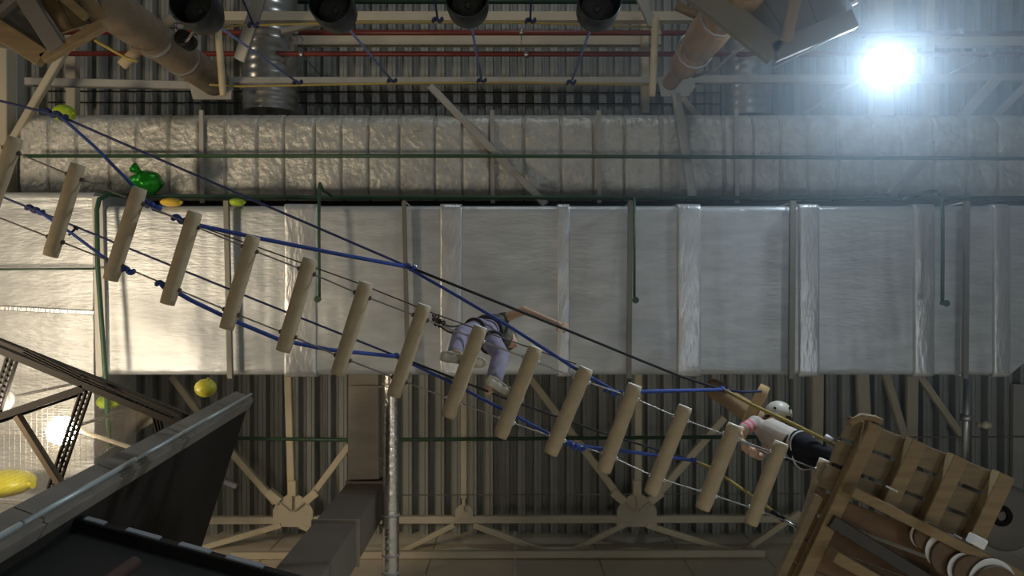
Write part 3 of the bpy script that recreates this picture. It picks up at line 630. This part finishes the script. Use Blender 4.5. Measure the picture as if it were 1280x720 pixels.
bm = bmesh.new(); box(bm, P(116,-30,DL+.2), P(116,32,DL+.2), px(14,DL), .12, c=.01); obj('side_panel', bm, M('blue_grey_panel', (.10,.10,.10), .6), tl)
tag(obj('yellow_line', T([P(118,50,7.5), P(150,68,7.6), P(158,72,7.6), P(172,77,7.6)], .016, 7), yellr), 'thin yellow cord hanging between the timber platform and the left log post', 'rope')
# ================================================================= GREY PLATFORM, TOP RIGHT
DG = 6.6
tg = thing('grey_platform', 'grey plywood platform with a pointed corner left of the floodlight', 'platform', P(970,30,DG))
planks(tg, (P(872,-20,DG), P(968,72,DG), P(1062,28,DG), P(1062,-60,DG)), 3, [plyg], .02, 'deck_board', .05)
gry = M('grey_beige_board', (.27,.25,.19), .75, 0, .1, 8, .1, 2)
for (a, b, w, m) in ((P(858,-22,DG-.05), P(970,66,DG-.05), 32, gry), (P(966,66,DG-.05), P(1066,24,DG-.05), 24, plyg)):
    bm = bmesh.new(); box(bm, a, b, px(w,DG), .10, c=.01); obj('edge_board', bm, m, tg)
bm = bmesh.new(); box(bm, P(968,84,DG-.08), P(1066,34,DG-.08), px(1.8,DG), .03, c=.002); obj('highlight_edge', bm, galv, tg)  # bright strip put in for the white highlight along the outer edge
bm = bmesh.new(); box(bm, P(1000,-30,DG-.25), P(983,50,DG-.25), px(12,DG), .09, c=.01); obj('support_post', bm, M('tan_board', (.36,.25,.15), .7), tg)
bm = bmesh.new(); box(bm, P(845,7,8.0), P(878,22,8.0), px(9,8), .08); tag(obj('wooden_block', bm, plank), 'small orange wooden block left of the grey platform', 'wood')
bm = bmesh.new(); box(bm, P(1065,5,6.6), P(1071,2,6.6), .03, .03); tag(obj('white_clip', bm, whitem), 'small bright clip right of the grey platform', 'clip')

# ================================================================= BLACK CLIMBING WALL, LOWER LEFT
ct = P(313,498,7.5); cb = P(0,680,3.6)
def cor(z): k = (z-ct.z)/(cb.z-ct.z); return ct.lerp(cb, k)
Z0 = .0; top_dir = (P(250,690,7.5)-ct).normalized(); th_dir = (P(283,487,7.5)-ct).normalized()
bw = thing('climbing_wall', 'tall black climbing wall with grey corner boards at the lower left', 'climbing wall', Vector((cor(0).x, cor(0).y, 0)))
bm = bmesh.new(); LY = min((YW-.12-ct.y)/top_dir.y, 3); cB = cor(Z0)
tn = th_dir*.13
vs_ = [cB, cB+top_dir*LY, cB+top_dir*LY+tn, cB+tn, ct, ct+top_dir*LY, ct+top_dir*LY+tn, ct+tn]
vs_ = [bm.verts.new(p) for p in vs_]
for f in ((0,1,2,3),(4,5,6,7),(0,1,5,4),(1,2,6,5),(2,3,7,6),(3,0,4,7)): bm.faces.new([vs_[i] for i in f])
obj('panel', bm, blackp, bw)
z = ct.z; k = 0
out = -top_dir*.02
while z > .3:
    z1 = max(.1, z-random.choice((.85,.62,1.05))); 
    for (p0, p1, nm) in ((Vector(), th_dir*.155, 'end'), (out*0, top_dir*.095, 'face')):
        bm = bmesh.new(); a0, a1 = cor(z-.012), cor(z1); nrm = out if nm == 'end' else -th_dir*.022
        jj = random.uniform(0,.03)
        slab(bm, [a0+p0-th_dir*.02, a0+p1*(1+jj), a1+p1*(1+jj), a1+p0-th_dir*.02], nrm, 1 if 0 else nrm.length); obj('corner_board', bm, trimb, bw)
    z = z1
z = ct.z-.02
while z > .3:
    z1 = max(.1, z-1.25); obj('corner_pipe', T([cor(z)-top_dir*.05-th_dir*.0, cor(z1+.02)-top_dir*.05], (.013 if int(z*2)%2 else .016), 10), M('pale_pipe', (.45,.52,.52), .4, .3) if z > 8.9 else bpy.data.materials['pale_pipe'], bw); z = z1
# lower black box in front of it
DN = 4.4; A = P(92,657,DN); B = P(335,723,DN)
bx = thing('black_booth', 'lower black panel booth with painted highlight strips along its top rail at the bottom left', 'booth', Vector((A.x, A.y, 0)))
bm = bmesh.new(); E = B+(B-A)*.6; nrm = Vector((-(B-A).y, (B-A).x, 0)).normalized()
slab(bm, [Vector((A.x,A.y,0)), A, E, Vector((E.x,E.y,0))], nrm, .12); obj('panel', bm, M('dark_panel', (.009,.009,.008), .6), bx)
bm = bmesh.new(); box(bm, A-nrm*.02+Vector((0,0,-.03)), E-nrm*.02+Vector((0,0,-.03)), .10, .07, c=.008); obj('top_rail', bm, blackm, bx)
for a0, a1 in ((.06,.16),(.27,.44),(.54,.70),(.78,.97)):
    bm = bmesh.new(); box(bm, A.lerp(B,a0)-nrm*.074+Vector((0,0,-.03)), A.lerp(B,a1)-nrm*.074+Vector((0,0,-.03)), .012, .05, c=.002); obj('highlight_strip', bm, M('dull_highlight', (.28,.31,.33), .5, .2), bx)  # grey strips stand in for bluish highlights on the black rail
bm = bmesh.new(); box(bm, Vector((A.x,A.y-.03,0)), A+Vector((0,-.03,0)), .07, .07, Vector((0,1,0))); obj('corner_post', bm, blackm, bx)
mp = P(168,704,4.0); tag(obj('reflection_pole', T([Vector((mp.x,mp.y-.0,0)), mp], .038, 16), reflm), 'added maroon pole standing in for a reddish reflection on the black booth', 'pole')  # pole added for the reddish reflection in the black panel

# ================================================================= LATTICE TRUSS AND NET, LEFT
DT = 6.3
tr = thing('lattice_truss', 'dark perforated lattice truss crossing in front of the left foil plenum', 'truss', P(110,490,DT))
def perf(a, b, w, holes, name='strut', mat=darkst, depth=.035):
    """angle bar with a row of real holes: two edge strips joined by short bridges"""
    bm = bmesh.new(); x_, y_, z_ = frame(a, b); L = (b-a).length
    side = z_.cross(Vector((0,0,1))).normalized()
    if holes:
        for s in (-1, 0, 1): box(bm, a+side*s*w*.42, b+side*s*w*.42, w*.16, depth, c=.001)
        n = int(L/.045)
        for i in range(n+1):
            q_ = a+z_*(L*i/n)
            for s in (-.21, .21):
                qq = q_+side*w*s+z_*(.02 if s > 0 else 0); box(bm, qq-z_*.009, qq+z_*.009, w*.4, .006, c=0)
    else:
        prism(bm, a, b, [(-w/2,-depth),(w/2,-depth),(w/2,-depth+.008),(-w/2+.008,-depth+.008),(-w/2+.008,depth),(-w/2,depth)])
    return obj(name, bm, mat, tr)
perf(P(-60,412,DT), P(225,530,DT), px(8,DT), False, 'chord'); perf(P(30,438,DT-.05), P(100,472,DT-.05), px(7,DT), True, 'perforated_plate')
perf(P(-60,404,DT+.2), P(240,523,DT+.2), px(8,DT), False, 'chord'); perf(P(100,472,DT), P(212,522,DT), px(9,DT), True, 'perforated_plate')
perf(P(-40,534,DT), P(106,485,DT), px(9,DT), False, 'chord'); perf(P(-40,540,DT+.1), P(106,490,DT+.1), px(6,DT), False, 'chord')
perf(P(108,488,DT), P(66,612,DT), px(14,DT), True); perf(P(16,446,DT), P(-8,520,DT), px(15,DT), True)
perf(P(22,520,DT-.1), P(80,612,DT-.1), px(6,DT), False, 'strut', M('brown_steel', (.16,.12,.08), .5, .3))
perf(P(195,520,DT), P(205,560,DT), px(9,DT), True)
for (u0,v0,u1,v1,l) in ((90,535,165,560,'thin beige strut right of the lit globe'),(165,560,128,582,'thin beige strut meeting the grey corner boards')):
    beam(P(u0,v0,6.9), P(u1,v1,6.9), px(5,6.9), .03, l, cream, 'b', 'thin_strut', 'thin struts behind the truss', 'strut')
bm = bmesh.new(); N = 44; rows = []
for i in range(N+1):
    row = []
    for j in range(N+1):
        s, t_ = i/N, j/N; u = -70+s*300; vtop = 410+ (u+60)*.41; vbot = 690-(u+70)*.62
        v = vtop+(max(vbot, vtop+5)-vtop)*t_; row.append(bm.verts.new(P(u, v, 6.75+.08*math.sin(4*s)+.05*math.sin(5*t_))))
    rows.append(row)
for a, b in zip(rows, rows[1:]):
    for k in range(N): bm.faces.new((a[k], a[k+1], b[k+1], b[k]))
nt_ = obj('safety_net', bm, netm); tag(nt_, 'thin brown safety net stretched below the lattice truss at the left', 'net')
w_ = nt_.modifiers.new('twine', 'WIREFRAME'); w_.thickness = .0032; w_.use_even_offset = False

# ================================================================= PEOPLE
def capsule(bm, a, b, ra, rb, n=16):
    a, b = Vector(a), Vector(b); L = max((b-a).length, 1e-4); ax = (b-a) if (b-a).length > 1e-4 else Vector((0,0,1)); prof = []
    for k in range(5): t = math.pi/2*k/4; prof.append((-ra*math.cos(t), ra*math.sin(t)))
    for k in range(5): t = math.pi/2*k/4; prof.append((L+rb*math.sin(t), rb*math.cos(t)))
    lathe(bm, a, ax, prof, n)
def remeshed(name, bm, mats, parent, vox=.010, smooth=4, color=None, label=None):
    tmp = bpy.data.meshes.new('tmp'); bmesh.ops.recalc_face_normals(bm, faces=bm.faces); bm.to_mesh(tmp); bm.free()
    to = bpy.data.objects.new('tmp', tmp); S.collection.objects.link(to)
    m = to.modifiers.new('r', 'REMESH'); m.mode = 'VOXEL'; m.voxel_size = vox; m.use_smooth_shade = True
    if smooth: s = to.modifiers.new('s', 'SMOOTH'); s.factor = .5; s.iterations = smooth
    dg = bpy.context.evaluated_depsgraph_get(); me = bpy.data.meshes.new_from_object(to.evaluated_get(dg)); bpy.data.objects.remove(to)
    me.name = name; me.materials.clear()
    for mm in (mats if isinstance(mats, list) else [mats]): me.materials.append(mm)
    if color:
        for p in me.polygons: p.material_index = color(p.center)
    for p in me.polygons: p.use_smooth = True
    o = bpy.data.objects.new(name, me); S.collection.objects.link(o); o.parent = parent
    off = parent.location.copy(); me.transform(Matrix.Translation(-off)); 
    if label: o['label'] = label
    return o
def ell(bm, c, rx, ry, rz, n=18):
    g = bmesh.ops.create_uvsphere(bm, u_segments=n, v_segments=12, radius=1)
    for v in g['verts']: v.co = Vector((v.co.x*rx, v.co.y*ry, v.co.z*rz))+Vector(c)
def hand(bm, wrist, dirv, palm_n, curl_axis_pt=None, s=1.0):
    """palm and five separate bent fingers curling towards palm_n"""
    d = Vector(dirv).normalized(); n = Vector(palm_n); n = (n-d*n.dot(d)).normalized(); sd = d.cross(n); w = Vector(wrist)
    capsule(bm, w, w+d*.03*s, .023*s, .026*s, 12)
    for k in (-1.5,-.5,.5,1.5):
        capsule(bm, w+d*.015*s+sd*k*.010*s, w+d*.07*s+sd*k*.016*s, .015*s, .0115*s, 10)
    for k, L in ((-1.5,.030),(-.5,.036),(.5,.034),(1.5,.027)):
        p0 = w+d*.072*s+sd*k*.019*s; p1 = p0+(d*.75+n*.65).normalized()*L*s; p2 = p1+(n*1.0-d*.15).normalized()*L*.75*s; p3 = p2+(n*.4-d*.9).normalized()*L*.6*s
        capsule(bm, p0, p1, .0088*s, .0082*s, 8); capsule(bm, p1, p2, .0082*s, .0076*s, 8); capsule(bm, p2, p3, .0076*s, .0068*s, 8)
    t0 = w+d*.02*s-sd*.022*s; t1 = t0+(d*.5-sd*.6+n*.5).normalized()*.034*s; t2 = t1+(n*.9+d*.3+sd*.3).normalized()*.028*s
    capsule(bm, t0, t1, .012*s, .010*s, 8); capsule(bm, t1, t2, .010*s, .008*s, 8)
def head(bm, c, face, r=.095):
    f = Vector(face).normalized(); up = Vector((0,0,1)); up = (up-f*up.dot(f)).normalized(); sd = f.cross(up); c = Vector(c)
    ell(bm, c, r*.88, r*.95, r*1.12); ell(bm, c+f*r*.25-up*r*.45, r*.62, r*.62, r*.62)
    capsule(bm, c+f*r*.86+up*r*.05, c+f*r*1.04-up*r*.22, r*.09, r*.14, 8)           # nose
    for s in (-1,1):
        ell(bm, c+sd*s*r*.86-up*r*.08, r*.14, r*.16, r*.24, 10); capsule(bm, c+f*r*.80+sd*s*r*.18+up*r*.22, c+f*r*.72+sd*s*r*.46+up*r*.2, r*.08, r*.08, 8)
    capsule(bm, c+f*r*.82-up*r*.52-sd*r*.16, c+f*r*.82-up*r*.52+sd*r*.16, r*.09, r*.09, 8)
    ell(bm, c+f*r*.6-up*r*.9, r*.3, r*.3, r*.25, 10)
def shoe_obj(parent, heel, toe, up, lab=None):
    heel, toe, up = Vector(heel), Vector(toe), Vector(up).normalized(); d = (toe-heel).normalized(); up = (up-d*up.dot(d)).normalized(); L = (toe-heel).length; sd = d.cross(up)
    def outline(z, g): 
        pts = []
        for (t, w) in ((0,.55),(.04,.8),(.15,.93),(.35,.82),(.5,.80),(.7,1.0),(.85,.95),(.95,.72),(1,.42)): pts.append((t, w*.049*g))
        L_ = [heel+d*L*t+sd*w+up*z for t, w in pts]; R_ = [heel+d*L*t-sd*w*.92+up*z for t, w in pts][::-1]; return L_+R_
    bm = bmesh.new(); rings = [[bm.verts.new(p) for p in outline(z, g)] for z, g in ((0,.9),(.004,1.0),(.022,1.03),(.026,1.0))]
    for a, b in zip(rings, rings[1:]):
        for k in range(len(a)): bm.faces.new((a[k], a[(k+1)%len(a)], b[(k+1)%len(b)], b[k]))
    bm.faces.new(rings[0][::-1]); bm.faces.new(rings[-1])
    bm2 = bmesh.new(); ell_pts = ((.12,.040,.05),(.3,.041,.07),(.5,.040,.06),(.7,.043,.042),(.86,.038,.036))
    for t, w, h in ell_pts: capsule(bm2, heel+d*L*t+up*.024, heel+d*L*t+up*(h+.01), w, w*.8, 12)
    capsule(bm2, heel+d*L*.17+up*.03, heel+d*L*.2+up*.11, .042, .044, 14)
    u_ = remeshed('shoe', bm2, shoe, parent, .009, 3)
    bm.transform(Matrix.Identity(4)); so = obj('sole', bm, sole, u_)
    so.location += parent.location*0
    return u_
def mid(a, b, t=.5): return Vector(a).lerp(Vector(b), t)
def figure(t, J, R, clothes):
    bm = bmesh.new(); s = R
    capsule(bm, J['hipL'], J['kneeL'], .075*s, .052*s); capsule(bm, J['kneeL'], J['ankL'], .05*s, .032*s)
    capsule(bm, J['hipR'], J['kneeR'], .075*s, .052*s); capsule(bm, J['kneeR'], J['ankR'], .05*s, .032*s)
    capsule(bm, J['hipL'], J['hipR'], .085*s, .085*s); capsule(bm, mid(J['hipL'],J['hipR']), J['waist'], .10*s, .092*s); capsule(bm, J['waist'], J['chest'], .092*s, .11*s)
    capsule(bm, J['shL'], J['shR'], .052*s, .052*s); capsule(bm, J['chest'], mid(J['shL'],J['shR']), .10*s, .07*s); capsule(bm, mid(J['shL'],J['shR']), J['head'], .05*s, .045*s)
    for k in 'LR':
        capsule(bm, J['sh'+k], J['el'+k], .050*s, .043*s); capsule(bm, J['el'+k], J['wr'+k], .042*s, .027*s)
        hand(bm, J['wr'+k], Vector(J['wr'+k])-Vector(J['el'+k]), J['pn'+k], s=1.05)
    head(bm, J['head'], J['face'], J.get('hr', .095))
    for k in 'LR':
        capsule(bm, J['ank'+k], Vector(J['ank'+k])+Vector(J['ft'+k])*.05-Vector((0,0,.07)), .030*s, .022*s)
    return remeshed('body', bm, skin, t, .0075, 2)
# ---- climber standing on the rungs, lavender trousers
fz = CZ+dB(590)+.05
p1 = thing('person', 'person in lavender trousers standing on the bridge rungs, one arm reaching along the rope', 'person', P(600,455,5.75))
J = dict(hipL=P(598,412,6.50), hipR=P(612,424,6.50), kneeL=P(576,418,6.20), kneeR=P(626,444,6.17), ankL=P(568,441,5.87), ankR=P(618,474,5.87),
         waist=P(612,411,6.64), chest=P(620,408,6.80), shL=P(627,399,6.92), shR=P(622,424,6.92), elL=P(655,388,6.80), elR=P(622,452,6.76),
         wrL=P(695,404,6.64), wrR=P(613,478,6.52), head=P(634,424,7.08), face=(.8,.5,.45), pnL=(.0,.35,.6), pnR=(.3,.2,.6), ftL=(1,0,0), ftR=(.8,.55,0), hr=.10)
figure(p1, J, .92, None)
bm = bmesh.new()
capsule(bm, J['hipL'], J['kneeL'], .094, .070); capsule(bm, J['kneeL'], J['ankL']+Vector((0,0,.045)), .072, .060); capsule(bm, J['hipR'], J['kneeR'], .094, .070); capsule(bm, J['kneeR'], J['ankR']+Vector((0,0,.045)), .076, .068)
capsule(bm, J['hipL'], J['hipR'], .105, .105); capsule(bm, mid(J['hipL'],J['hipR']), J['waist'], .11, .098)
o = remeshed('trousers', bm, lav, p1, .011, 3)
bm = bmesh.new(); capsule(bm, J['waist'], J['chest'], .104, .118); capsule(bm, J['shL'], J['shR'], .064, .064); capsule(bm, J['chest'], mid(J['shL'],J['shR']), .11, .08)
capsule(bm, J['shL'], mid(J['shL'],J['elL'],.15), .062, .058); capsule(bm, J['shR'], mid(J['shR'],J['elR'],.45), .056, .050)
remeshed('shirt', bm, camo, p1, .011, 3, label='dark mottled top')
bm = bmesh.new(); ell(bm, J['head']+Vector((-.02,0,.02)), .118, .122, .115); ell(bm, J['head']+Vector((-.03,-.02,-.06)), .09, .10, .09); remeshed('hair', bm, M('mottled_hair', (.13,.115,.085), .8, 0, .3, 30, .6, 22), p1, .01, 2)
# harness
hs = thing('climbing_harness', 'dark webbing harness with leg loops worn by the person in lavender trousers', 'harness', mid(J['hipL'],J['waist']))
def loop(c, ax, r, w, nm, par, mat=strapm, sx=1):
    x_, y_, z_ = frame(Vector(), Vector(ax)); bm = bmesh.new(); pts = [Vector(c)+x_*math.cos(2*math.pi*k/24)*r*sx+y_*math.sin(2*math.pi*k/24)*r for k in range(25)]
    tube(bm, pts, w, 8, cap=False); return obj(nm, bm, mat, par)
loop(mid(J['hipL'],J['kneeL'],.22), J['kneeL']-J['hipL'], .103, .012, 'leg_loop', hs); loop(mid(J['hipR'],J['kneeR'],.22), J['kneeR']-J['hipR'], .103, .012, 'leg_loop', hs)
loop(mid(mid(J['hipL'],J['hipR']),J['waist'],.5), (.1,-.1,1), .135, .017, 'waist_belt', hs)
bm = bmesh.new(); bp_ = P(586,404,6.50)
tube(bm, smoothpts([P(541,394,6.0), P(549,402,6.1), P(565,408,6.25), bp_], 5), .010, 8); tube(bm, smoothpts([P(541,394,6.0), P(551,408,6.1), P(566,416,6.3), P(590,416,6.50)], 5), .010, 8)
obj('lanyard', bm, brownw, hs)
for (u, v) in ((545,397),(552,405),(547,403)): loop(P(u,v,6.05), (.4,.5,.6), .02, .007, 'carabiner', hs, blackm, 1.6)
shoe_obj(p1, P(550,445,5.745), P(607,455,5.745), (0,0,1))
shoe_obj(p1, P(609,474,5.745), P(654,502,5.79), (-.12,.05,1))
# ---- helmeted child at the platform
p2 = thing('person', 'person in a white helmet, pale pink-striped shirt and black trousers at the platform edge', 'person', P(1050,582,5.9))
J = dict(hipL=P(1001,554,6.50), hipR=P(1004,570,6.50), kneeL=P(1020,562,6.22), kneeR=P(1024,575,6.22), ankL=P(1046,570,5.96), ankR=P(1047,582,5.96),
         waist=P(982,552,6.64), chest=P(964,541,6.80), shL=P(944,529,6.88), shR=P(968,548,6.86), elL=P(922,540,6.74), elR=P(950,570,6.66),
         wrL=P(925,556,6.56), wrR=P(936,563,6.48), head=P(973,517,7.06), face=(-.3,.5,-.6), pnL=(.5,.5,0), pnR=(-.2,-.6,.3), ftL=(.9,.4,0), ftR=(.9,.4,0), hr=.095)
J['wrL'] = P(929,553,6.58); J['wrR'] = P(945,569,6.52)
figure(p2, J, .92, None)
bm = bmesh.new()
capsule(bm, J['hipL'], J['kneeL'], .108, .070); capsule(bm, J['kneeL'], J['ankL'], .060, .042); capsule(bm, J['hipR'], J['kneeR'], .108, .070); capsule(bm, J['kneeR'], J['ankR'], .060, .042)
capsule(bm, J['hipL'], J['hipR'], .118, .118); capsule(bm, mid(J['hipL'],J['hipR']), mid(J['hipL'],J['waist'],.7), .118, .105)
remeshed('trousers', bm, pants, p2, .011, 3)
bm = bmesh.new(); capsule(bm, mid(J['hipL'],J['waist'],.55), J['chest'], .122, .128); capsule(bm, J['shL'], J['shR'], .072, .068); capsule(bm, J['chest'], mid(J['shL'],J['shR']), .12, .09)
capsule(bm, J['shL'], mid(J['shL'],J['elL'],.6), .064, .058); capsule(bm, J['shR'], mid(J['shR'],J['elR'],.5), .060, .052)
sleeve_ax = (J['elL']-J['shL']).normalized(); s0 = J['shL']
def scol(c):
    t = (c-s0).dot(sleeve_ax)/(J['elL']-J['shL']).length; dd = ((c-s0)-sleeve_ax*(c-s0).dot(sleeve_ax)).length
    return 1 if dd < .085 and (.28 < t < .40 or .52 < t < .64) else 0
remeshed('shirt', bm, [shirt, pinkm], p2, .010, 3, scol)
hc = J['head']; bm = bmesh.new(); ell(bm, hc+Vector((0,0,.015)), .108, .106, .118)
remeshed('hair', bm, hair, p2, .01, 2)
bm = bmesh.new(); hd = Vector((.12,-.95,.30)).normalized()
lathe(bm, hc-hd*.02, hd, [(0,.108),(-.008,.118),(0,.126),(.04,.124),(.08,.110),(.12,.075),(.138,.03),(.141,.002)], 32, cap=(False, True))
hm = tag(obj('helmet', bm, helm), 'white climbing helmet worn by the person at the platform edge', 'helmet')
for k in range(3):
    bm = bmesh.new(); q_ = hc+hd*.07+Vector((-.07+k*.07,0,-.10)); ell(bm, q_, .013, .013, .02, 10); obj('vent', bm, blackm, hm)
bm = bmesh.new(); x_ = Vector((1,0,0)); pts = [hc+Vector((.10*math.cos(t_), .02+.09*math.sin(t_), -.03)) for t_ in [math.pi*k/12 for k in range(13)]]; tube(bm, pts, .006, 6); obj('chin_strap', bm, strapm, hm)
hs = thing('climbing_harness', 'white-edged harness worn over the black trousers of the helmeted person', 'harness', mid(J['hipL'],J['waist']))
loop(mid(J['hipL'],J['kneeL'],.12), J['kneeL']-J['hipL'], .108, .010, 'leg_loop', hs, whitem); loop(mid(J['hipR'],J['kneeR'],.12), J['kneeR']-J['hipR'], .108, .010, 'leg_loop', hs, whitem)
loop(mid(J['hipL'],J['waist'],.6)+Vector((0,.03,0)), J['waist']-mid(J['hipL'],J['hipR']), .132, .013, 'waist_belt', hs, strapm)
bm = bmesh.new(); tube(bm, smoothpts([P(921,549,6.5), P(935,556,6.5), P(958,567,6.5), P(975,573,6.5)], 5), .011, 8); obj('lanyard', bm, steelw, hs)
ft = Vector((.92,.38,0))
shoe = M('black_canvas', (.03,.03,.03), .8); sole = M('dark_sole', (.05,.05,.05), .8)
for k in 'LR':
    hh = J['ank'+k]-Vector((0,0,.10))-ft*.05; shoe_obj(p2, hh, hh+ft*.23, (0,0,1))
